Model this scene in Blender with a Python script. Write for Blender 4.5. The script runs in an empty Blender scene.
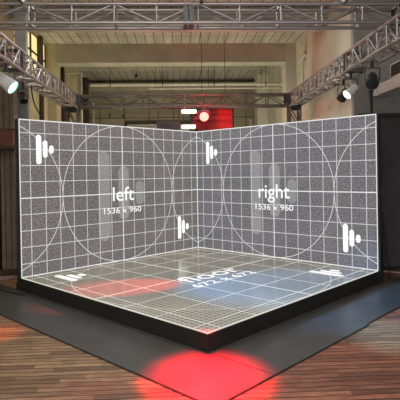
import bpy, bmesh, math, random
from mathutils import Vector, Matrix
random.seed(7)
S = bpy.context.scene
COL = S.collection
PI = math.pi

# ------------------------------------------------------------------ camera, world, exposure
cam_d = bpy.data.cameras.new('camera'); cam = bpy.data.objects.new('camera', cam_d); COL.objects.link(cam)
S.camera = cam
F_PX = 484.57
cam_d.sensor_fit = 'HORIZONTAL'; cam_d.sensor_width = 36; cam_d.lens = 36*F_PX/400
cam_d.shift_y = -23.617/400
cam_d.clip_start = 0.05; cam_d.clip_end = 100
yaw, pitch, roll = .0473, -.0063, -.0160
fw = Vector((math.sin(yaw)*math.cos(pitch), math.cos(yaw)*math.cos(pitch), math.sin(pitch)))
rt = Vector((math.cos(yaw), -math.sin(yaw), 0)); up = rt.cross(fw)
c_, s_ = math.cos(roll), math.sin(roll)
r2 = c_*rt + s_*up; u2 = -s_*rt + c_*up
M = Matrix((r2, u2, -fw)).transposed().to_4x4(); M.translation = (0, 0, 1.8014)
cam.matrix_world = M

S.view_settings.view_transform = 'Standard'; S.view_settings.look = 'None'
S.view_settings.gamma = 1; S.view_settings.use_curve_mapping = False
S.view_settings.exposure = 0.0

W = bpy.data.worlds.new('world'); S.world = W; W.use_nodes = True
bg = W.node_tree.nodes['Background']; bg.inputs[0].default_value = (0.95, 0.95, 1.0, 1); bg.inputs[1].default_value = 1.25

def lamp(name, kind, loc, energy, color, target=None, size=.1, angle=45, blend=.5, size_y=None):
    d = bpy.data.lights.new(name, kind); d.energy = energy; d.color = color
    if kind == 'AREA':
        d.size = size
        if size_y: d.shape = 'RECTANGLE'; d.size_y = size_y
    else: d.shadow_soft_size = size
    if kind == 'SPOT': d.spot_size = math.radians(angle); d.spot_blend = blend
    o = bpy.data.objects.new(name, d); COL.objects.link(o); o.location = loc
    if target is not None:
        o.rotation_euler = (Vector(target)-Vector(loc)).to_track_quat('-Z', 'Y').to_euler()
    return o

CEIL = 5.45          # underside of the ceiling boards
XL, XR, YB, YF = -3.55, 3.42, 19.0, -2.5
lamp('added_ceiling_fill_front', 'AREA', (-.2, 3.2, 5.2), 170, (1, .97, .92), (-.2, 3.2, 0), 3.4, size_y=.5)  # added ceiling fills brightening the room, out of view
lamp('added_ceiling_fill_front', 'AREA', (-.2, .6, 5.2), 120, (1, .97, .92), (-.2, .6, 0), 3.4, size_y=.5)
lamp('added_rear_fill', 'AREA', (-1.4, 13.6, .45), 80, (1, .90, .66), (-1.0, 14.6, 5), .5)  # added warm fills for the rear, hidden behind the video walls
lamp('added_rear_fill', 'AREA', (1.7, 13.6, .45), 80, (1, .92, .72), (1.4, 14.6, 5), .5)
lamp('added_red_beam', 'SPOT', (.36, 6.16, 4.10), 36000, (1, .0, .015), (.24, 4.27, 0), .12, 15.5, 1.0)  # added spot imitating the red lamp's reflection in the vinyl
lamp('red_glow', 'POINT', (.70, 11.60, 3.20), 45, (1, .01, .02), None, .06)
def ahead(p, q, d): return tuple(Vector(p)+(Vector(q)-Vector(p)).normalized()*d)
lamp('added_ceiling_fill_middle', 'AREA', (-.2, 8.9, 5.2), 150, (1, .97, .90), (-.2, 8.9, 0), 3.4, size_y=.5)  # added ceiling fill to brighten the side walls
CY_P, CY_T = (-2.47, 7.2, 3.17), (1.6, 6.7, .2)
RO_P, RO_T = (2.90, 7.9, 3.12), (-.72, 6.95, .2)
lamp('cyan_beam', 'SPOT', ahead(CY_P, CY_T, .22), 3000, (.10, .46, 1), CY_T, .05, 36, .8)
lamp('added_orange_beam', 'SPOT', (-2.0, 6.35, 4.25), 1300, (1, .16, .02), (-2.12, 5.66, 0), .03, 11, .9)  # added spot tinting the left planks orange
lamp('added_teal_beam', 'SPOT', (2.3, 6.35, 4.25), 1300, (.22, .75, .85), (2.35, 5.15, 0), .04, 17, .9)  # added spot tinting the right planks teal
lamp('rose_beam', 'SPOT', ahead(RO_P, RO_T, .22), 5500, (1, .07, .05), RO_T, .05, 15.5, .7)

# ------------------------------------------------------------------ object helpers
def setp(o, label=None, cat=None, group=None, kind=None):
    if label: o['label'] = label
    if cat: o['category'] = cat
    if group: o['group'] = group
    if kind: o['kind'] = kind
    return o
def thing(name, label, cat, loc=(0,0,0), rz=0, group=None):
    o = bpy.data.objects.new(name, None); COL.objects.link(o); o.empty_display_size = .1
    o.location = loc; o.rotation_euler = (0, 0, rz)
    return setp(o, label, cat, group)
def link(name, bm, mat, parent=None, loc=None, rot=None, smooth=False):
    bmesh.ops.recalc_face_normals(bm, faces=bm.faces)
    me = bpy.data.meshes.new(name); bm.to_mesh(me); bm.free()
    if smooth:
        for p in me.polygons: p.use_smooth = True
        try: me.set_sharp_from_angle(angle=math.radians(40))
        except Exception: pass
    for m in (mat if isinstance(mat, list) else [mat]): me.materials.append(m)
    o = bpy.data.objects.new(name, me); COL.objects.link(o)
    if parent: o.parent = parent
    if loc: o.location = loc
    if rot: o.rotation_euler = rot
    return o
def box(bm, lo, hi, bev=0):
    vs = bmesh.ops.create_cube(bm, size=1)['verts']
    lo, hi = Vector(lo), Vector(hi)
    for v in vs: v.co = Vector([(lo[i]+hi[i])/2 + v.co[i]*(hi[i]-lo[i]) for i in range(3)])
    if bev:
        es = list({e for v in vs for e in v.link_edges})
        bmesh.ops.bevel(bm, geom=es, offset=bev, segments=2, affect='EDGES')
def tube(bm, a, b, r, n=10, r2=None):
    a, b = Vector(a), Vector(b); d = b-a
    m = Matrix.Translation((a+b)/2) @ d.to_track_quat('Z', 'Y').to_matrix().to_4x4()
    bmesh.ops.create_cone(bm, cap_ends=True, segments=n, radius1=r, radius2=r if r2 is None else r2, depth=d.length, matrix=m)
def BX(name, lo, hi, mat, parent=None, bev=0):
    bm = bmesh.new(); box(bm, lo, hi, bev); return link(name, bm, mat, parent)
def lathe(bm, prof, n=20, mtx=None):
    # prof: (r, z) list, closed at both ends with caps
    rings = []
    for r, z in prof:
        rings.append([bm.verts.new((r*math.cos(2*PI*k/n), r*math.sin(2*PI*k/n), z)) for k in range(n)])
    for a, b in zip(rings, rings[1:]):
        for k in range(n): bm.faces.new((a[k], a[(k+1)%n], b[(k+1)%n], b[k]))
    bm.faces.new(rings[0][::-1]); bm.faces.new(rings[-1])
    if mtx: 
        for ring in rings:
            for v in ring: v.co = mtx @ v.co

# ------------------------------------------------------------------ material helpers
class N:
    def __init__(s, name):
        s.m = bpy.data.materials.new(name); s.m.use_nodes = True
        s.t = s.m.node_tree; s.b = s.t.nodes['Principled BSDF']
    def node(s, t, **k):
        n = s.t.nodes.new(t)
        for a, v in k.items(): setattr(n, a, v)
        return n
    def put(s, sock, v):
        if hasattr(v, 'is_output'): s.t.links.new(v, sock)
        elif v is not None:
            if isinstance(v, (tuple, list)) and len(v) == 3 and len(sock.default_value) == 4: v = (*v, 1)
            sock.default_value = v
    def math(s, op, a, b=None, c=None):
        n = s.node('ShaderNodeMath', operation=op)
        s.put(n.inputs[0], a); s.put(n.inputs[1], b)
        if c is not None: s.put(n.inputs[2], c)
        return n.outputs[0]
    def coord(s, which='Object'):
        tc = s.node('ShaderNodeTexCoord'); return tc.outputs[which]
    def xyz(s, v):
        n = s.node('ShaderNodeSeparateXYZ'); s.put(n.inputs[0], v); return n.outputs
    def noise(s, scale, detail=3, vec=None, stretch=None, rough=.5):
        v = vec if vec is not None else s.coord()
        if stretch:
            mp = s.node('ShaderNodeMapping'); s.put(mp.inputs[0], v); mp.inputs['Scale'].default_value = stretch; v = mp.outputs[0]
        n = s.node('ShaderNodeTexNoise'); s.put(n.inputs['Vector'], v)
        n.inputs['Scale'].default_value = scale; n.inputs['Detail'].default_value = detail; n.inputs['Roughness'].default_value = rough
        return n.outputs[0]
    def mix(s, f, a, b, mode='MIX'):
        n = s.node('ShaderNodeMix', data_type='RGBA', blend_type=mode)
        s.put(n.inputs[0], f); s.put(n.inputs[6], a); s.put(n.inputs[7], b); return n.outputs[2]
    def ramp(s, f, stops):
        n = s.node('ShaderNodeValToRGB'); s.put(n.inputs[0], f)
        e = n.color_ramp.elements
        while len(e) < len(stops): e.new(.5)
        for i, (p, c) in enumerate(stops): e[i].position = p; e[i].color = (*c, 1)
        return n.outputs[0]
    def bump(s, h, st=.3, dist=.01):
        n = s.node('ShaderNodeBump'); n.inputs['Strength'].default_value = st; n.inputs['Distance'].default_value = dist
        s.put(n.inputs['Height'], h); s.t.links.new(n.outputs[0], s.b.inputs['Normal'])
    def set(s, **k):
        names = dict(col='Base Color', rough='Roughness', metal='Metallic', spec='Specular IOR Level', em='Emission Color', es='Emission Strength')
        for a, v in k.items(): s.put(s.b.inputs[names[a]], v)
        return s.m

def flat(name, col, rough=.6, metal=0, var=.12, scale=6, spec=.5):
    n = N(name); f = n.noise(scale, 4)
    lo = tuple(max(0, c*(1-var)) for c in col); hi = tuple(min(1, c*(1+var)) for c in col)
    return n.set(col=n.ramp(f, [(.3, lo), (.7, hi)]), rough=rough, metal=metal, spec=spec)
def glow(name, col, st):
    n = N(name); return n.set(col=(.02, .02, .02), em=col, es=st, rough=.4)

def screen_mat(name, w, h, bgc, scale, circles, faint, thick, pitch=None, border=4, rough=.35, lw=2.6, weave=1, gridc=(.80,.80,.78)):
    """LED test picture: x,y in screen pixels taken from object space"""
    n = N(name)
    x, y_, z = n.xyz(n.coord())
    Y = z if h == 960 else y_
    X = n.math('MULTIPLY', x, scale); Yp = n.math('SUBTRACT', h, n.math('MULTIPLY', Y, scale))
    def line(coord, center, hw):   # distance to one line
        return n.math('LESS_THAN', n.math('ABSOLUTE', n.math('SUBTRACT', coord, center)), hw)
    def grid(coord, center, step, hw):
        t = n.math('ADD', n.math('SUBTRACT', coord, center), step*100.5)
        return n.math('LESS_THAN', n.math('ABSOLUTE', n.math('SUBTRACT', n.math('MODULO', t, step), step/2)), hw)
    m = n.math('MAXIMUM', grid(X, w/2, 100, lw), grid(Yp, h/2, 100, lw))
    m = n.math('MULTIPLY', m, .78)
    th = n.math('MAXIMUM', line(X, w/2, thick), line(Yp, h/2, thick)); m = n.math('MAXIMUM', m, th)
    for cx, cy, r in circles:
        dx = n.math('SUBTRACT', X, cx); dy = n.math('SUBTRACT', Yp, cy)
        d = n.math('SQRT', n.math('ADD', n.math('MULTIPLY', dx, dx), n.math('MULTIPLY', dy, dy)))
        m = n.math('MAXIMUM', m, n.math('MULTIPLY', line(d, r, lw), .85 if h == 960 else .45))
    ex = n.math('SUBTRACT', w/2, n.math('ABSOLUTE', n.math('SUBTRACT', X, w/2)))
    ey = n.math('SUBTRACT', h/2, n.math('ABSOLUTE', n.math('SUBTRACT', Yp, h/2)))
    m = n.math('MAXIMUM', m, n.math('LESS_THAN', n.math('MINIMUM', ex, ey), border))
    f = 0.0
    for cx, cy, r, hl in faint:
        dx = n.math('SUBTRACT', X, cx)
        dy = n.math('MAXIMUM', n.math('SUBTRACT', n.math('ABSOLUTE', n.math('SUBTRACT', Yp, cy)), hl-r), 0.0)
        d = n.math('SQRT', n.math('ADD', n.math('MULTIPLY', dx, dx), n.math('MULTIPLY', dy, dy)))
        c = n.math('LESS_THAN', d, r); f = c if f == 0.0 else n.math('MAXIMUM', f, c)
    # woven sparkle of the diodes and slow drift of tone across the modules
    fine = n.noise(38, 2, rough=.7); slow = n.noise(1.1, 2)
    k = n.math('ADD', n.math('MULTIPLY', n.math('SUBTRACT', fine, .5), 4.6*weave), 1.0)
    k = n.math('MULTIPLY', k, n.math('ADD', n.math('MULTIPLY', n.math('SUBTRACT', slow, .5), .5), 1.0))
    cb = n.mix(slow, bgc, tuple(c*q for c, q in zip(bgc, (1.12, .98, .98))))
    v = n.node('ShaderNodeVectorMath', operation='SCALE'); n.put(v.inputs[0], cb); n.put(v.inputs['Scale'], k)
    cb = v.outputs[0]
    if f != 0.0: cb = n.mix(n.math('MULTIPLY', f, .17), cb, (.85, .85, .8))
    if pitch:
        g = n.math('MAXIMUM', grid(X, w/2, pitch, 1.1), grid(Yp, h/2, pitch, 1.1))
        fade = n.math('DIVIDE', n.math('SUBTRACT', n.math('SUBTRACT', Yp, X), 230.0), 260.0); fade.node.use_clamp = True
        cb = n.mix(n.math('MULTIPLY', n.math('MULTIPLY', g, .6), fade), cb, (.55, .53, .44))
    n.set(col=(.045,)*3 if h == 960 else (.13,)*3, rough=rough, em=n.mix(m, cb, gridc), es=1.0)
    return n.m

WALLC = [(768, 480, 480), (-192, 480, 480), (1728, 480, 480)]
FAINT = [(607, 493, 48, 313), (777, 476, 46.5, 191), (923, 480, 37, 87)]
M_left = screen_mat('led_picture_left', 1536, 960, (.134, .129, .126), 384, WALLC, FAINT, 3.4, lw=2.2)
M_right = screen_mat('led_picture_right', 1536, 960, (.125, .130, .145), 384, WALLC, FAINT, 3.4, lw=2.2)
M_floor = screen_mat('led_picture_floor', 672, 672, (.095, .090, .062), 168, [(336, 336, 334)], [], 2.4, pitch=12.5, border=2.2, rough=.16, lw=1.7, weave=.5, gridc=(.66,.65,.55))
M_white = glow('screen_white', (1, 1, 1), 1.0)
M_white_floor = glow('screen_white_floor', (1, 1, .97), .95)
M_black = flat('black_metal', (.012, .012, .013), .45)
M_plinth = flat('black_painted_plywood', (.010, .0095, .009), .7, var=.4, scale=9)
M_rubber = flat('black_rubber', (.02, .02, .02), .8)

n = N('black_vinyl')
f = n.noise(3.5, 4)
n.set(col=n.ramp(f, [(.3, (.040, .039, .038)), (.7, (.053, .051, .050))]), rough=n.ramp(n.noise(2, 3), [(.3, (.30,)*3), (.7, (.40,)*3)]), spec=.5)
M_vinyl = n.m

n = N('aluminium')
n.set(col=n.ramp(n.noise(9, 4), [(.3, (.30, .295, .29)), (.7, (.42, .37, .36))]), rough=.45, metal=.85)
M_alu = n.m
M_steel = flat('dull_dark_steel', (.08, .08, .082), .5, .7)

n = N('plank_floor')
x, y, z = n.xyz(n.coord())
row = n.math('FLOOR', n.math('DIVIDE', y, .085))
wn = n.node('ShaderNodeTexWhiteNoise', noise_dimensions='1D'); n.put(wn.inputs['W'], row)
seg = n.math('FLOOR', n.math('ADD', n.math('DIVIDE', x, .62), n.math('MULTIPLY', wn.outputs[0], 7.0)))
cmb = n.node('ShaderNodeCombineXYZ'); n.put(cmb.inputs[0], seg); n.put(cmb.inputs[1], row)
wn2 = n.node('ShaderNodeTexWhiteNoise', noise_dimensions='2D'); n.put(wn2.inputs['Vector'], cmb.outputs[0])
grain = n.noise(5, 6, stretch=(.8, 9, 1), rough=.75)
patch = n.noise(.55, 3)
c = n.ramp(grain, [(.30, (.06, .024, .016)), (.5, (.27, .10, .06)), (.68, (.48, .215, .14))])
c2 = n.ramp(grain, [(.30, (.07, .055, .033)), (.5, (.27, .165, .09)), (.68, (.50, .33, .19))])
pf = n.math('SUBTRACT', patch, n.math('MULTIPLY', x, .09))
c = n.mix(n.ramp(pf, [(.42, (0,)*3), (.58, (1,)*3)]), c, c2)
c = n.mix(n.math('MULTIPLY', wn2.outputs[0], .7), c, (.06, .026, .015))
gap = n.math('LESS_THAN', n.math('ABSOLUTE', n.math('SUBTRACT', n.math('MODULO', n.math('ADD', y, 85*.1), .085), .0425)), .0035)
gy = n.math('GREATER_THAN', n.math('ABSOLUTE', n.math('SUBTRACT', n.math('FRACT', n.math('DIVIDE', y, .085)), .5)), .42)
c = n.mix(n.math('MULTIPLY', gy, .92), c, (.012, .008, .006))
n.set(col=c, rough=.6, spec=.35); n.bump(n.math('SUBTRACT', grain, gy), .25, .004)
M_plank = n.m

def board_mat(name, lo, hi, sx, sy, ax='x', ay='y', dark=(.03, .025, .015), seam=.03, streak=(1, .12, 1)):
    n = N(name); c = dict(zip('xyz', n.xyz(n.coord())))
    def seamm(co, step, w):
        return n.math('GREATER_THAN', n.math('ABSOLUTE', n.math('SUBTRACT', n.math('FRACT', n.math('DIVIDE', n.math('ADD', co, 40.0), step)), .5)), .5-w)
    a = seamm(c[ax], sx, seam); m = a
    if sy: m = n.math('MAXIMUM', a, seamm(c[ay], sy, seam*sx/sy))
    f = n.noise(3, 5, stretch=streak)
    col = n.ramp(f, [(.3, lo), (.7, hi)])
    col = n.mix(n.math('MULTIPLY', m, .85), col, dark)
    n.set(col=col, rough=.75); return n.m
M_ceil = board_mat('painted_ceiling_boards', (.30, .29, .24), (.52, .50, .42), .245, 1.15, seam=.045)
M_back = board_mat('back_wall_boards', (.27, .24, .16), (.42, .38, .27), .55, .95, 'z', 'x', streak=(.15, 1, 1))
M_plaster = flat('cream_plaster', (.60, .60, .50), .85, var=.13, scale=1.6)
M_concrete = flat('painted_concrete', (.44, .42, .34), .85, var=.16, scale=1.8)
M_corr = board_mat('ribbed_panel', (.42, .41, .37), (.60, .59, .54), .085, None, 'z', seam=.10, dark=(.12, .12, .10), streak=(.2, 1, 1))
M_yellow = flat('yellowed_plaster', (.53, .475, .30), .85, var=.2, scale=2)
M_greywall = flat('grey_wall_paint', (.36, .355, .335), .8)
M_drape = flat('dark_grey_panel', (.052, .052, .054), .8, var=.15)
M_brown = flat('brown_wood', (.13, .045, .03), .6, var=.3)
M_taupe = flat('taupe_column_paint', (.17, .145, .115), .75, var=.25, scale=4)
M_bluegrey = flat('blue_grey_column_paint', (.23, .235, .235), .75, var=.18, scale=4)
M_white_paint = flat('white_paint', (.62, .62, .60), .6)
M_darkwood = flat('dark_timber', (.05, .035, .02), .7, var=.3)
M_pipe = flat('pale_pipe_paint', (.55, .52, .42), .5)

# ------------------------------------------------------------------ room shell
def struct(name, lo, hi, mat, label=None):
    o = BX(name, lo, hi, mat); o['kind'] = 'structure'
    if label: o['label'] = label
    return o
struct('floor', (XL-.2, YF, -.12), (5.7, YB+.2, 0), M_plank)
struct('ceiling', (XL-.2, YF, CEIL), (5.7, YB+.2, CEIL+.15), M_ceil)
struct('wall_back', (XL-.2, YB, 0), (XR+.2, YB+.2, CEIL), M_back)
struct('wall_right', (XR, 9.3, 0), (XR+.2, YB, CEIL), M_plaster)
struct('wall_right_front', (5.5, YF, 0), (5.7, 9.3, CEIL), M_greywall)
struct('wall_right_return', (XR, 9.18, 0), (5.5, 9.299, CEIL), M_greywall)
# left wall with a tall window bay
wy0, wy1, wz0, wz1 = 10.9, 13.55, 4.3, 5.40
bm = bmesh.new()
box(bm, (XL-.2, YF, 0), (XL, wy0, CEIL)); box(bm, (XL-.2, wy1, 0), (XL, YB, CEIL))
box(bm, (XL-.2, wy0, 0), (XL, wy1, wz0)); box(bm, (XL-.2, wy0, wz1), (XL, wy1, CEIL))
o = link('wall_left', bm, M_yellow); o['kind'] = 'structure'
bm = bmesh.new()
for yy in (wy0, wy0+.65, wy0+1.3, 12.85, wy1): box(bm, (XL-.10, yy-.03, wz0), (XL-.005, yy+.03, wz1))
for zz in (wz0, 4.72, 4.93, wz1): box(bm, (XL-.09, wy0, zz-.02), (XL-.01, wy1, zz+.02))
wf = link('window_1', bm, M_darkwood); wf['kind'] = 'structure'
n = N('frosted_pane'); n.set(col=(.8, .78, .6), em=(1, .85, .33), es=.85, rough=.3); M_pane = n.m
BX('pane', (XL-.06, wy0, wz0), (XL-.04, wy1, wz1), M_pane, wf)
def trim(i, lo, hi, mat):
    return struct('trim_%d' % i, lo, hi, mat)
trim(1, (XL+.001, 13.61, CEIL-.53), (XR-.001, 14.09, CEIL-.001), M_concrete)       # cross beams
trim(2, (XL+.001, 10.71, CEIL-.42), (XR-.001, 11.09, CEIL-.001), M_corr)
trim(3, (XL+.001, 16.61, CEIL-.07), (XR-.001, 16.7, CEIL-.001), M_concrete)
trim(4, (XL+.001, 18.61, CEIL-.45), (XR-.001, 18.999, CEIL-.2), M_concrete)
# wall pilasters down the left side, column corners
for i, (y0, y1, d, m) in enumerate([(12.80, 12.90, .10, M_darkwood), (13.6, 14.1, .25, M_yellow), (15.2, 15.32, .1, M_darkwood), (16.5, 16.8, .22, M_yellow), (18.3, 18.6, .25, M_darkwood)]):
    trim(5+i, (XL, y0, 0), (XL+d, y1, CEIL-.002), m)
for i, (y0, y1, d) in enumerate([(13.6, 14.1, .3), (17.9, 18.5, .4)]):
    trim(10+i, (XR-d, y0, 0), (XR, y1, CEIL-.002), M_plaster)

# ------------------------------------------------------------------ stage
A = .8129; CX, CY = .4354, 10.4995
l = Vector((-math.sin(A), -math.cos(A), 0)); r = Vector((math.cos(A), -math.sin(A), 0)); c0 = Vector((CX, CY, 0))
ZS = .2; HW = 2.508
def st(u, v, z=0): return c0 + l*u + r*v + Vector((0, 0, z))
rzL, rzR = PI/2-A, -A

def letters(text, name, mat, x0, x1, ybase, hcap, ref, parent, sc, plane, lift=.003, bold=.012):
    """text scaled to run from x0 to x1 (metres) with its baseline at ybase; ref text gives the cap height"""
    cu = bpy.data.curves.new(name, 'FONT'); cu.body = text; cu.size = 1; cu.offset = bold; cu.extrude = 0
    ob = bpy.data.objects.new('tmp', cu); COL.objects.link(ob)
    bpy.context.view_layer.update()
    me = bpy.data.meshes.new_from_object(ob.evaluated_get(bpy.context.evaluated_depsgraph_get()))
    bpy.data.objects.remove(ob); 
    xs = [v.co.x for v in me.vertices]; ys = [v.co.y for v in me.vertices]
    kx = (x1-x0)/(max(xs)-min(xs)); top = max(ys); ky = hcap/top
    bm = bmesh.new(); bm.from_mesh(me); bpy.data.meshes.remove(me)
    mx = min(xs)
    for v in bm.verts:
        X, Yy = x0+(v.co.x-mx)*kx, ybase+v.co.y*ky
        v.co = (X, -lift, Yy) if plane == 'wall' else (X, Yy, lift)
    ext = bmesh.ops.extrude_face_region(bm, geom=bm.faces[:])
    dv = Vector((0, lift*.8, 0)) if plane == 'wall' else Vector((0, 0, -lift*.8))
    for v in [g for g in ext['geom'] if isinstance(g, bmesh.types.BMVert)]: v.co += dv
    return link(name, bm, mat, parent)
def capsule(name, mat, x0, x1, y0, y1, parent, plane, lift=.003):
    """rounded bar, metres"""
    rr = (x1-x0)/2; cx = (x0+x1)/2; bm = bmesh.new(); pts = []
    for k in range(13): a = PI*k/12; pts.append((cx+rr*math.cos(a), y1-rr+rr*math.sin(a)))
    for k in range(13): a = PI+PI*k/12; pts.append((cx+rr*math.cos(a), y0+rr+rr*math.sin(a)))
    vs = [bm.verts.new((p[0], -lift, p[1]) if plane == 'wall' else (p[0], p[1], lift)) for p in pts]
    f = bm.faces.new(vs)
    ext = bmesh.ops.extrude_face_region(bm, geom=[f])
    dv = Vector((0, lift*.8, 0)) if plane == 'wall' else Vector((0, 0, -lift*.8))
    for v in [g for g in ext['geom'] if isinstance(g, bmesh.types.BMVert)]: v.co += dv
    return link(name, bm, mat, parent)

def led_wall(word, wx, label, loc, rz, mat, x_lo, x_hi):
    t = thing('led_video_wall', label, 'video wall', loc, rz)
    # lit face
    bm = bmesh.new(); box(bm, (0, 0, 0), (4, .012, HW)); link('screen_face', bm, mat, t)
    # cabinets behind the face: eight columns by five rows, with a rear rib frame
    bm = bmesh.new()
    for i in range(8):
        for j in range(5):
            z0, z1 = j*HW/5, (j+1)*HW/5
            box(bm, (i*.5+.002 if i else x_lo, .0125, z0+.002), ((i+1)*.5-.002 if i < 7 else x_hi, .085, z1-.002 if j < 4 else z1), .004)
    link('cabinet_back', bm, M_black, t)
    k = HW/960; s = 1/384
    BX('bottom_rail', (x_lo, .0125, -.078), (x_hi, .085, 0), M_black, t)
    letters(word, 'lettering', M_white, wx[0]*s, wx[1]*s, (960-533)*k, 98*k, None, t, s, 'wall', bold=.004)
    letters('1536 x 960', 'lettering', M_white, 604*s, 934*s, (960-620)*k, 41*k, None, t, s, 'wall', bold=.002)
    for ox, oy in ((0, 0), (1199, 594)):
        for x0, x1, y0, y1 in ((107, 143, 91, 275), (152, 184, 126, 234), (196, 227, 155, 207)):
            capsule('logo_bar', M_white, (x0+ox)*s, (x1+ox)*s, (960-y1-oy)*k, (960-y0-oy)*k, t, 'wall')
    return t
led_wall('left', (680, 868), 'left-hand upright LED wall showing the word left on a grey grid', st(4, 0, ZS), rzL, M_left, -.035, 4.0)
led_wall('right', (634, 905), 'right-hand upright LED wall showing the word right on a grey grid', st(0, 0, ZS), rzR, M_right, .0, 4.035)

t = thing('led_floor', 'square glossy LED floor showing the word floor on a grid', 'video floor', st(4, 4, ZS-.078), rzL)
bm = bmesh.new(); box(bm, (0, 0, .066), (4, 4, .078))
o = link('screen_face', bm, M_floor, t)
# object-space origin of the picture is the slab corner, its surface at z = .078
BX('tile_body', (.0, .0, 0), (4, 4, .0655), M_black, t)
s = 1/168
L2 = lambda **k: None
letters('floor', 'lettering', M_white_floor, (672-428)*s, (672-222)*s, (672-386)*s, 62*s, None, t, s, 'floor', lift=.080, bold=.004)
letters('672 x 672', 'lettering', M_white_floor, (672-450)*s, (672-222)*s, (672-434)*s, 30*s, None, t, s, 'floor', lift=.080, bold=.004)
for ox, oy in ((0, 0), (477, 490)):
    for x0, x1, y0, y1 in ((65, 85, 45, 143), (91, 109, 62, 125), (115, 132, 78, 108)):
        capsule('logo_bar', M_white_floor, (x0+ox)*s, (x1+ox)*s, (672-y1-oy)*s, (672-y0-oy)*s, t, 'floor', lift=.080)

# plinth under it all
t = thing('stage_plinth', 'low black painted plinth carrying the LED floor and both LED walls', 'stage', st(4, 4), rzL)
bm = bmesh.new()
box(bm, (-.012, -.012, .0), (4.10, 4.10, ZS-.078), .004)
box(bm, (-.045, 3.95, 0.0), (-.012, 4.10, ZS-.078)); box(bm, (3.95, -.045, 0), (4.10, -.012, ZS-.078))
link('deck', bm, M_plinth, t)
bm = bmesh.new(); box(bm, (-.028, -.028, 0.0), (3.94, -.013, ZS-.005)); link('fascia_board', bm, M_plinth, t)
bm = bmesh.new(); box(bm, (-.028, -.0125, 0.0), (-.013, 3.94, ZS-.005)); link('fascia_board', bm, M_plinth, t)

# vinyl skirt sheets lying on the planks around the plinth (thin, with slightly raised edges)
def sheet(name, label, pts, h=.018):
    bm = bmesh.new(); lo = [bm.verts.new(p.to_tuple()) for p in pts]
    f = bm.faces.new(lo)
    ext = bmesh.ops.extrude_face_region(bm, geom=[f])
    for v in [g for g in ext['geom'] if isinstance(g, bmesh.types.BMVert)]: v.co.z += h
    top = [e for e in bm.edges if all(v.co.z > h*.9 for v in e.verts)]
    bmesh.ops.bevel(bm, geom=top, offset=.004, segments=2, affect='EDGES')
    o = link(name, bm, M_vinyl); return setp(o, label, 'floor sheet')
E1 = 4.032
sheet('vinyl_sheet', 'glossy black vinyl sheet along the left front side of the stage', [st(4.82, -.6), st(4.82, 4.83), st(E1, 4.83), st(E1, -1.2)])
sheet('vinyl_sheet', 'glossy black vinyl sheet along the front right side, with the red pool at its end', [st(E1-.003, E1), st(E1-.003, 4.83), st(2.15, 4.83), st(2.15, E1)])
sheet('vinyl_sheet', 'glossy black vinyl sheet beside the right end of the stage', [st(2.147, E1), st(2.147, 4.80), st(-.6, 4.80), st(-.6, E1)], h=.016)

# ------------------------------------------------------------------ trusses
bm = bmesh.new(); tube(bm, (0, 0, 0), (0, 0, 1), 1, 12)
ME_tube = bpy.data.meshes.new('tube'); bm.to_mesh(ME_tube); bm.free()
for p in ME_tube.polygons: p.use_smooth = len(p.vertices) == 4
ME_tube.materials.append(M_alu)
def rod(name, a, b, rad, parent):
    a, b = Vector(a), Vector(b); d = b-a
    o = bpy.data.objects.new(name, ME_tube); COL.objects.link(o); o.parent = parent
    o.location = a; o.rotation_euler = d.to_track_quat('Z', 'Y').to_euler(); o.scale = (rad, rad, d.length)
    return o
def truss(name, label, p0, p1, s, bay, cr=.026, br=.014, vert=True, joints=(), phase=0, cat='truss', flat_diag=True, mat=None):
    """four-chord box truss; p0,p1 on the centreline; local X along it"""
    p0, p1 = Vector(p0), Vector(p1); d = p1-p0; Ln = d.length
    t = thing(name, label, cat, p0)
    if abs(d.z) > .9*Ln: t.rotation_euler = (0, -PI/2, 0)
    else: t.rotation_euler = (0, 0, math.atan2(d.y, d.x))
    h = s/2; n0 = len(bpy.data.objects)
    for a in (-h, h):
        for b in (-h, h): rod('chord', (0, a, b), (Ln, a, b), cr, t)
    nb = max(1, round(Ln/bay)); w = Ln/nb
    faces = [((-h, None)), ((h, None)), ((None, -h)), ((None, h))]
    for fa in faces:
        side = fa[0] is not None
        for k in range(nb):
            x0, x1 = k*w, (k+1)*w
            sgn = 1 if (k+phase) % 2 == 0 else -1
            if side: q0, q1 = (x0, fa[0], -h*sgn), (x1, fa[0], h*sgn)
            else: q0, q1 = (x0, -h*sgn, fa[1]), (x1, h*sgn, fa[1])
            e = .03/w
            a_, b_ = Vector(q0).lerp(Vector(q1), e), Vector(q0).lerp(Vector(q1), 1-e)
            if side or flat_diag: rod('brace', q0, q1, br, t)
            if vert and k and side: rod('brace', (x0, fa[0], -h), (x0, fa[0], h), br, t)
            if (not side) and k and k % 2 == 0: rod('brace', (x0, -h, fa[1]), (x0, h, fa[1]), br, t)
    for jx in [0, Ln]+list(joints):
        bm = bmesh.new(); x0 = min(max(jx-.03, 0), Ln-.06)
        for a in (-h, h):
            box(bm, (x0, a-.026, -h), (x0+.06, a+.026, h), .003)
            box(bm, (x0, -h, a-.026), (x0+.06, h, a+.026), .003)
        link('coupling_frame', bm, M_steel, t)
    if mat:
        for o in t.children:
            if o.name.startswith(('chord', 'brace')): o.data = mat
    return t
ME_dark = ME_tube.copy(); ME_dark.materials.clear(); ME_dark.materials.append(flat('dark_truss_metal', (.12, .11, .10), .5, .5))  # darker metal colour for the rear truss and towers
ZT = 3.61   # centre height of the side and rear trusses
truss('box_truss', 'aluminium box truss running back along the left wall above the video wall', (-2.55, 4.2, ZT), (-2.55, 11.93, ZT), .30, .31, br=.013, joints=(3.5,))
truss('box_truss', 'aluminium box truss running back along the right wall with the clamped lamp', (2.98, 4.2, ZT), (2.98, 11.93, ZT), .30, .31, br=.013, joints=(3.75,))
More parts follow.
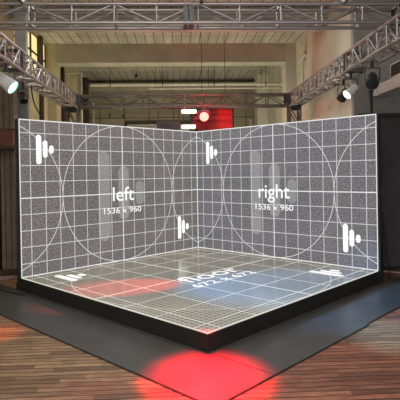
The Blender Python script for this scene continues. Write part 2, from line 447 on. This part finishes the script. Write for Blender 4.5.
truss('box_truss', 'distant aluminium box truss across the rear, above the red lamp', (-2.38, 12.12, ZT), (2.81, 12.12, ZT), .28, .52, joints=(2.6,), flat_diag=False, mat=ME_dark)
truss('box_truss', 'nearest aluminium box truss spanning the top of the view', (-3.05, 6.65, 3.955), (3.13, 6.65, 3.955), .25, .562, joints=(3.20, 3.28), phase=1, flat_diag=False)
truss('truss_tower', 'upright truss tower under the rear left truss corner', (-2.55, 12.12, 0.03), (-2.55, 12.12, 3.43), .26, .5, cat='truss tower', mat=ME_dark)
truss('truss_tower', 'upright truss tower under the rear right truss corner', (2.98, 12.12, 0.03), (2.98, 12.12, 3.43), .26, .5, cat='truss tower', mat=ME_dark)
for x_, side in ((-2.55, 'left'), (2.98, 'right')):
    t = thing('truss_corner_block', 'square truss corner block at the rear %s corner' % side, 'truss corner', (x_, 12.12, ZT))
    bm = bmesh.new()
    for a in (-.15, .15):
        for b in (-.15, .15):
            tube(bm, (-.17, a, b), (.17, a, b), .022, 8); tube(bm, (a, -.17, b), (a, .17, b), .022, 8); tube(bm, (a, b, -.17), (a, b, .17), .022, 8)
    link('block_frame', bm, M_steel, t)
    BX('gusset', (-.13, -.13, -.155), (.13, .13, -.145), M_steel, t)
    t = thing('base_plate', 'flat steel base plate under the %s truss tower' % side, 'base plate', (x_, 12.12, 0))
    BX('plate', (-.3, -.3, 0), (.3, .3, .02), M_steel, t, .004)
    bm = bmesh.new(); 
    for a in (-.13, .13):
        for b in (-.13, .13): tube(bm, (a, b, .018), (a, b, .03), .03, 12)
    link('spigot', bm, M_steel, t)

# ------------------------------------------------------------------ lamps on the trusses
def par_lamp(label, loc, aim, body, lens, k=1.0, hang=.18, group=None, drop=-1):
    """round can on a yoke with a hook clamp; loc = centre of the can"""
    t = thing('stage_lamp', label, 'stage lamp', loc)
    q = (Vector(aim)-Vector(loc)).to_track_quat('-Z', 'Y').to_matrix().to_4x4()
    bm = bmesh.new()
    lathe(bm, [(.03*k, .15*k), (.06*k, .14*k), (.075*k, .10*k), (.08*k, 0), (.095*k, -.09*k), (.095*k, -.12*k), (.088*k, -.12*k), (.086*k, -.10*k)], 20, q)
    link('lamp_housing', bm, body, t, smooth=True)
    bm = bmesh.new(); lathe(bm, [(.084*k, -.099*k), (.084*k, -.106*k), (.05*k, -.113*k), (.01*k, -.116*k)], 20, q)
    link('lens', bm, lens, t, smooth=True)
    bm = bmesh.new(); hz = -drop*hang
    for sx in (-1, 1): box(bm, (sx*.115*k-.004, -.018, min(0, hz)), (sx*.115*k+.004, .018, max(0, hz)), .001)
    box(bm, (-.119*k, -.018, hz-.004), (.119*k, .018, hz+.004))
    tube(bm, (-.12*k, 0, 0), (-.07*k, 0, 0), .014, 10); tube(bm, (.07*k, 0, 0), (.12*k, 0, 0), .014, 10)
    link('yoke', bm, M_steel, t)
    return t
def clampp(t, z0, z1):
    bm = bmesh.new(); box(bm, (-.02, -.022, min(z0, z1)), (.02, .022, max(z0, z1)), .004); link('hook_clamp', bm, M_steel, t)
M_body_w = flat('pale_lamp_housing', (.55, .56, .57), .4)
M_body_b = flat('black_lamp_housing', (.02, .02, .022), .4)
M_cy = glow('cyan_lens', (.30, .95, 1.0), 4)
M_ro = glow('rose_lens', (1.0, .72, .62), 5)
M_rd = glow('red_lens', (1.0, .13, .10), 6)
a = par_lamp('pale stage lamp with a glowing cyan lens under the left truss', CY_P, CY_T, M_body_w, M_cy, 1.12, .17); clampp(a, .17, .28)
b = par_lamp('stage lamp with a glowing warm lens under the right truss', RO_P, RO_T, M_body_w, M_ro, .9, .2); clampp(b, .2, .33)
d_ = par_lamp('unlit dark stage lamp beside the warm lit lamp on the right truss', (2.95, 7.15, 3.16), (2.6, 6.3, 2.4), M_body_b, M_black, 1.0, .18); clampp(d_, .18, .29)
e_ = par_lamp('unlit dark stage lamp behind the warm lamp under the right truss', (3.02, 8.6, 3.17), (2.4, 8.3, 2.3), M_body_b, M_black, .9, .18); clampp(e_, .18, .28)
g_ = par_lamp('small unlit black lamp below the left truss above the video wall', (-2.66, 8.6, 3.17), (-2.3, 8.0, 2.2), M_body_b, M_black, .75, .15); clampp(g_, .15, .28)
h_ = par_lamp('added unseen lamp standing on the top of the nearest truss throwing the red pool', (.36, 6.28, 4.30), (.20, 4.05, 0), M_body_b, glow('deep_red_lens', (1, .01, .02), .8), 1.0, .2, drop=1)  # body for the added red spot, above the view
bm = bmesh.new(); box(bm, (-.02, -.02, -.225), (.02, .27, -.20)); box(bm, (-.02, .22, -.225), (.02, .27, -.19)); link('hook_clamp', bm, M_steel, h_)

# ------------------------------------------------------------------ red lamp and its neighbours, under the rear truss
t = thing('moving_head_lamp', 'moving head lamp glaring red above the corner where the video walls meet', 'stage lamp', (.685, 11.98, 3.185))
bm = bmesh.new(); box(bm, (-.13, -.08, .10), (.13, .10, .19), .015); link('base_box', bm, M_body_b, t)
for sx in (-1, 1):
    bm = bmesh.new(); box(bm, (sx*.145-.015, -.04, -.06), (sx*.145+.015, .04, .14), .005); link('yoke_arm', bm, M_body_b, t)
bm = bmesh.new(); box(bm, (-.03, -.03, .18), (.03, .03, .262), .004); link('hook_clamp', bm, M_steel, t)
bm = bmesh.new(); lathe(bm, [(.05, .10), (.085, .08), (.105, 0), (.115, -.12), (.112, -.13)], 24, Matrix.Rotation(-PI/2, 4, 'X'))
for v in bm.verts: v.co.y *= 1
link('lamp_head', bm, M_body_b, t, smooth=True)
bm = bmesh.new(); lathe(bm, [(.11, -.131), (.105, -.15), (.06, -.17), (.005, -.175)], 24, Matrix.Rotation(-PI/2, 4, 'X'))
link('lens', bm, M_rd, t, smooth=True)

M_strip = glow('strip_tube', (1, .93, .72), 2.6)
def strip(label, x0, x1, z, y=12.42):
    t = thing('strip_light', label, 'light', ((x0+x1)/2, y, z), 0, None)
    w = (x1-x0)/2
    BX('housing', (-w, .02, -.055), (w, .09, .055), M_white_paint, t, .006)
    BX('diffuser', (-w+.01, -.03, -.045), (w-.01, .019, .045), M_strip, t, .012)
strip('upper of the two glowing strip lights left of the red lamp', .13, .53, 3.39)
strip('lower of the two glowing strip lights left of the red lamp', .13, .50, 3.00)
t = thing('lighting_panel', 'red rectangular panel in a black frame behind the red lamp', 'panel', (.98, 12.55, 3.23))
bm = bmesh.new(); box(bm, (-.60, 0, -.34), (.50, .05, .28), .01); link('board', bm, flat('red_panel_board', (.50, .012, .012), .6), t)  # board has one saturated red base colour
bm = bmesh.new()
for zz in (-.34, .26): box(bm, (-.61, -.02, zz-.01), (.51, .06, zz+.03))
for xx in (-.62, .49): box(bm, (xx-.01, -.02, -.34), (xx+.03, .06, .28))
link('frame', bm, M_black, t)
for xx in (-.3, .3):
    bm = bmesh.new(); tube(bm, (xx, .02, .27), (xx, .02, CEIL-3.23), .008); link('hanger', bm, M_steel, t)
t = thing('equipment_box', 'black equipment box hanging beside the strip lights, over the left video wall', 'box', (-.18, 12.5, 3.05))
BX('case', (-.32, -.1, -.11), (.28, .15, .09), M_body_b, t, .01)
for xx in (-.28, .25):
    bm = bmesh.new(); tube(bm, (xx, .0, .08), (xx, .0, .40), .01); link('hanger', bm, M_steel, t)
BX('vent_panel', (-.25, -.106, -.06), (.1, -.1, .04), M_black, t)
t = thing('wiring_bar', 'horizontal bar carrying the strip lights above the video wall corner', 'bar', (.3, 12.49, 3.47))
bm = bmesh.new(); tube(bm, (-.5, 0, 0), (1.2, 0, 0), .015)
for xx in (-.1, .12): tube(bm, (xx, 0, -.52), (xx, 0, .1), .012)
link('rail', bm, M_steel, t)

# ------------------------------------------------------------------ left background
t = thing('column', 'taupe boxed column standing just left of the video wall', 'column', (-3.07, 8.95, 0))
BX('shaft', (-.125, 0, 0), (.125, .26, 3.55), M_taupe, t, .008)
BX('plinth_block', (-.14, -.015, 0), (.14, .27, .12), M_darkwood, t, .004)
bm = bmesh.new()
for xx in (-.05, .05): tube(bm, (xx, -.008, .13), (xx, -.008, 3.5), .006, 8)
link('trim_strip', bm, M_darkwood, t)
t = thing('column', 'pale blue-grey concrete column rising behind the cyan lamp', 'column', (-2.89, 9.23, 0))
BX('shaft', (-.11, 0, 0), (.11, .12, CEIL-.004), M_bluegrey, t, .012)
BX('base', (-.13, -.015, 0), (.13, .14, .2), M_bluegrey, t, .01)
t = thing('wall_cabinet', 'red-brown wooden box fixed to the taupe column left of the video wall', 'cabinet', (-3.12, 8.62, 2.33))
BX('cabinet_body', (-.3, 0, .0), (.26, .325, .29), M_brown, t, .006)
BX('top_board', (-.32, -.02, .291), (.28, .325, .31), M_brown, t, .003)
BX('bottom_shelf', (-.32, -.02, -.05), (.28, .325, -.001), M_darkwood, t, .003)
bm = bmesh.new()
nW = 9
# gathered curtain
vs = []
for k in range(61):
    x_ = -.36+.36*k/60; y_ = .035*math.sin(k*.95)
    vs.append((bm.verts.new((x_, y_, .02)), bm.verts.new((x_, y_, 2.34))))
for a_, b_ in zip(vs, vs[1:]): bm.faces.new((a_[0], b_[0], b_[1], a_[1]))
o = link('curtain', bm, flat('dark_brown_cloth', (.035, .015, .012), .9), None, (-3.17, 9.5, 0), smooth=True)
sm = o.modifiers.new('s', 'SOLIDIFY'); sm.thickness = .012
setp(o, 'dark brown curtain hanging behind the taupe column at the left edge', 'curtain')
t = thing('floor_batten', 'low pinkish wooden batten on the floor left of the stage', 'batten', (-3.0, 8.62, 0), math.radians(36))
BX('batten_body', (-.42, -.03, 0), (.12, .03, .05), flat('pinkish_wood', (.30, .19, .17), .6), t, .006)
def wire(name, label, pts, rad, mat, group=None, cat='cable'):
    cu = bpy.data.curves.new(name, 'CURVE'); cu.dimensions = '3D'; cu.bevel_depth = rad; cu.bevel_resolution = 2
    sp = cu.splines.new('NURBS'); sp.points.add(len(pts)-1)
    for p_, q_ in zip(sp.points, pts): p_.co = (*q_, 1)
    sp.use_endpoint_u = True; sp.order_u = 3
    tmp = bpy.data.objects.new('tmp', cu); COL.objects.link(tmp); bpy.context.view_layer.update()
    me = bpy.data.meshes.new_from_object(tmp.evaluated_get(bpy.context.evaluated_depsgraph_get())); bpy.data.objects.remove(tmp)
    me.materials.clear(); me.materials.append(mat)
    o = bpy.data.objects.new(name, me); COL.objects.link(o); return setp(o, label, cat, group)
wire('power_cable', 'black cable drooping from the left truss behind the video wall', [(-2.60, 8.9, 3.43), (-2.66, 9.1, 3.2), (-2.6, 9.6, 2.9), (-2.56, 10.4, 2.6), (-2.55, 10.6, 1.2), (-2.55, 10.6, .01)], .012, M_rubber)
t = thing('pipe_stand', 'thin black upright pipe between the left truss and the yellow wall', 'pipe', (-3.02, 11.05, 0))
bm = bmesh.new(); tube(bm, (0, 0, .01), (0, 0, 4.6), .028); link('pole', bm, M_darkwood, t)
BX('foot', (-.16, -.16, 0), (.16, .16, .015), M_steel, t, .003)
t = thing('conduit', 'pale curved conduit rising up the left wall near the rear corner', 'pipe', (-3.3, 15.0, 0))
bm = bmesh.new(); tube(bm, (0, 0, 0), (0, 0, 4.95), .03); tube(bm, (0, 0, 4.93), (.42, 0, 4.93), .03); tube(bm, (.42, 0, 4.95), (.42, 0, 0), .03); link('pipe_run', bm, M_pipe, t)
bm = bmesh.new()
for zz in (1, 2.5, 4): box(bm, (-.07, .0, zz), (.07, .07, zz+.04)); box(bm, (.35, 0, zz), (.49, .07, zz+.04))
link('pipe_bracket', bm, M_steel, t)

# ------------------------------------------------------------------ rear pipes and battens
t = thing('heating_pipe', 'thick pale pipe running across the room under the rear ceiling', 'pipe', (0, 15.0, 4.56))
bm = bmesh.new(); tube(bm, (-2.6, 0, 0), (XR-.02, 0, 0), .05, 14); link('pipe_run', bm, M_pipe, t)
for xx in (-2, -.4, 1.2, 2.8):
    bm = bmesh.new(); tube(bm, (xx, 0, .04), (xx, 0, CEIL-4.56), .008, 8); box(bm, (xx-.015, -.056, -.056), (xx+.015, .056, .056))
    link('pipe_hanger', bm, M_steel, t)
t = thing('sprinkler_pipe', 'thin pale pipe just above the distant rear truss', 'pipe', (0, 14.6, 4.36))
bm = bmesh.new(); tube(bm, (-.8, 0, 0), (XR-.02, 0, 0), .022, 10); link('pipe_run', bm, M_pipe, t)
for xx in (-.6, 1.0, 2.6):
    bm = bmesh.new(); tube(bm, (xx, 0, .01), (xx, 0, CEIL-4.36), .006, 8); link('pipe_hanger', bm, M_steel, t)
for xx, lab in ((2.25, 'tall pale batten on the rear wall right of the red panel'), (2.02, 'short pale batten on the rear wall nearest the red panel'), (-2.2, 'pale batten on the rear wall near the left corner')):
    t = thing('wall_batten', lab, 'batten', (xx*1.45, YB-.09, 0))
    BX('board', (-.05, 0, .0), (.05, .085, 4.6 if xx != 2.02 else 3.9), M_pipe, t, .004)
t = thing('roller_door', 'grey horizontal shutter panel on the rear wall behind the strip lights', 'shutter', (-.9, YB-.12, 2.6))
BX('shutter_slats', (-1.0, .02, 0), (1.5, .115, 1.15), M_corr, t)
bm = bmesh.new(); box(bm, (-1.06, 0, -.02), (-1.0, .115, 1.2)); box(bm, (1.5, 0, -.02), (1.56, .115, 1.2)); box(bm, (-1.06, 0, 1.15), (1.56, .115, 1.25))
link('shutter_frame', bm, M_darkwood, t)
# hanging sockets under the rear truss
for xx in (-1.62, -1.30):
    t = thing('hanging_socket', 'small black socket hanging under the rear truss, %s of the pair' % ('left' if xx < -1.5 else 'right'), 'socket', (xx, 12.0, 3.27))
    bm = bmesh.new(); tube(bm, (0, 0, 0), (0, 0, .18), .004, 6); link('cord', bm, M_rubber, t)
    bm = bmesh.new(); lathe(bm, [(.012, .03), (.03, .01), (.034, -.05), (.02, -.07)], 12); link('socket_body', bm, M_body_b, t)
t = thing('ceiling_hook', 'small dark fitting hanging from the rear ceiling beam', 'ceiling fitting', (-1.17, 14.6, 4.75))
bm = bmesh.new(); tube(bm, (0, 0, 0), (0, 0, CEIL-4.75), .008, 6); link('rod', bm, M_steel, t)
bm = bmesh.new(); lathe(bm, [(.02, .06), (.05, .03), (.05, -.03), (.02, -.05)], 12); link('hook_body', bm, M_body_b, t)

# ------------------------------------------------------------------ right background
t = thing('wall_floodlight', 'small pale tilted fitting on the right wall above the right truss', 'fitting', (3.32, 12.6, 4.78))
bm = bmesh.new(); box(bm, (-.05, -.09, -.16), (.05, .09, .16), .01)
bmesh.ops.rotate(bm, verts=bm.verts, matrix=Matrix.Rotation(.6, 3, 'Y') @ Matrix.Rotation(.5, 3, 'X'))
link('fitting_body', bm, M_white_paint, t)
bm = bmesh.new(); tube(bm, (0, 0, 0), (.09, 0, 0), .02); tube(bm, (.06, 0, 0), (.06, .1, -.75), .008); link('bracket', bm, M_steel, t)
t = thing('dark_screen', 'dark grey panel with a black frame, standing right of the video wall', 'panel', (4.35, 8.6, 0))
BX('panel_face', (-1.0, 0, .06), (1.0, .03, 2.76), M_drape, t)
bm = bmesh.new(); box(bm, (-1.06, -.03, 2.761), (1.06, .05, 2.83)); box(bm, (-1.06, -.03, 0), (-1.001, .05, 2.76)); box(bm, (1.001, -.03, 0), (1.06, .05, 2.76)); box(bm, (-1.0, -.02, 0), (1.0, .04, .059))
link('panel_frame', bm, M_black, t)
t = thing('air_duct', 'long white duct at the right edge of the view, above the dark panel', 'duct', (3.96, 7.0, 3.25))
BX('duct_body', (-.19, -3.5, -.04), (.19, 2.17, .16), M_white_paint, t, .006)
for yy in (-3, -2, -1, 0, 1, 1.9):
    BX('flange', (-.197, yy-.015, -.047), (.197, yy+.015, .167), M_white_paint, t)
t = thing('duct_outlet', 'square dark-mouthed duct outlet on top of the white wall duct', 'duct', (3.96, 7.6, 3.42))
BX('outlet_box', (-.18, -1.0, 0), (.18, .78, .24), M_white_paint, t, .004)
BX('outlet_mouth', (-.1845, .0, .02), (-.1805, .74, .22), M_black, t)
t = thing('wall_pole', 'thin rusty upright pole on the grey wall at the end of the white duct', 'pole', (3.74, 9.12, 0))
bm = bmesh.new(); tube(bm, (0, 0, 0), (0, 0, 3.34), .024); link('pole_tube', bm, M_darkwood, t)
for zz in (3.3, 1.5): BX('pole_bracket', (-.03, -.03, zz), (.03, .059, zz+.04), M_steel, t)
# folded stand leaning by the dark panel
t = thing('folded_stand', 'folded black tripod stand leaning beside the right edge of the video wall', 'stand', (3.42, 7.96, 0))
bm = bmesh.new(); tube(bm, (-.03, .02, .0), (-.02, .02, 1.36), .014); link('centre_pole', bm, M_steel, t)
for k, (dx, dy, zt) in enumerate(((.085, -.07, 1.12), (.05, .12, 1.10), (-.05, -.04, 1.05))):
    bm = bmesh.new(); tube(bm, (dx, dy, .012), (.0, -.01, zt), .012); lathe(bm, [(.016, -.012), (.018, .02), (.014, .03)], 10, Matrix.Translation((dx, dy, .012)))
    link('leg', bm, M_black, t)
bm = bmesh.new(); lathe(bm, [(.03, 0), (.035, .02), (.035, .07), (.02, .09)], 14, Matrix.Translation((-.02, .015, 1.06))); link('collar', bm, M_black, t)
wire('floor_cable', 'pale cable on the floor at the foot of the dark panel', [(3.50, 8.52, .011), (3.60, 8.46, .011), (3.85, 8.28, .011), (4.2, 8.1, .011), (4.8, 8.1, .011)], .010, flat('pale_cable', (.5, .45, .44), .5))
wire('power_cable', 'black cable lying on the vinyl at the left rear corner of the stage', [(-2.9, 8.1, .03), (-2.8, 7.75, .03), (-2.65, 7.6, .03), (-2.45, 7.45, .03), (-2.3, 7.35, .03)], .012, M_rubber)

# added housings for the unseen ceiling fill lights
for yy in (8.9, 3.2, .6):
    t = thing('added_ceiling_light', 'added unseen ceiling fill light across the front of the room', 'light', (-.2, yy, 5.24), 0, 'added fill lights over the front of the room')
    BX('housing', (-1.75, -.27, .0), (1.75, .27, CEIL-5.24), M_white_paint, t, .01)
for xx, s_n in ((-1.4, 'left'), (1.7, 'right')):  # unseen boxes for the added warm rear fills
    t = thing('fill', 'added unseen uplight behind the %s video wall' % s_n, 'light', (xx, 13.6, 0))
    BX('case', (-.28, -.28, 0), (.28, .28, .40), M_body_b, t, .01)
for loc, aim, lab in (((-2.0, 6.38, 4.40), (-2.05, 6.0, 0), 'left'), ((2.3, 6.38, 4.40), (2.25, 5.15, 0), 'right')):  # unseen bodies for the added orange and teal spots
    t = par_lamp('added unseen lamp standing on top of the nearest truss near its %s end' % lab, loc, aim, M_body_b, M_strip, 1.0, .2, drop=1)
    bm = bmesh.new(); box(bm, (-.02, -.02, -.325), (.02, .18, -.20)); link('hook_clamp', bm, M_steel, t)
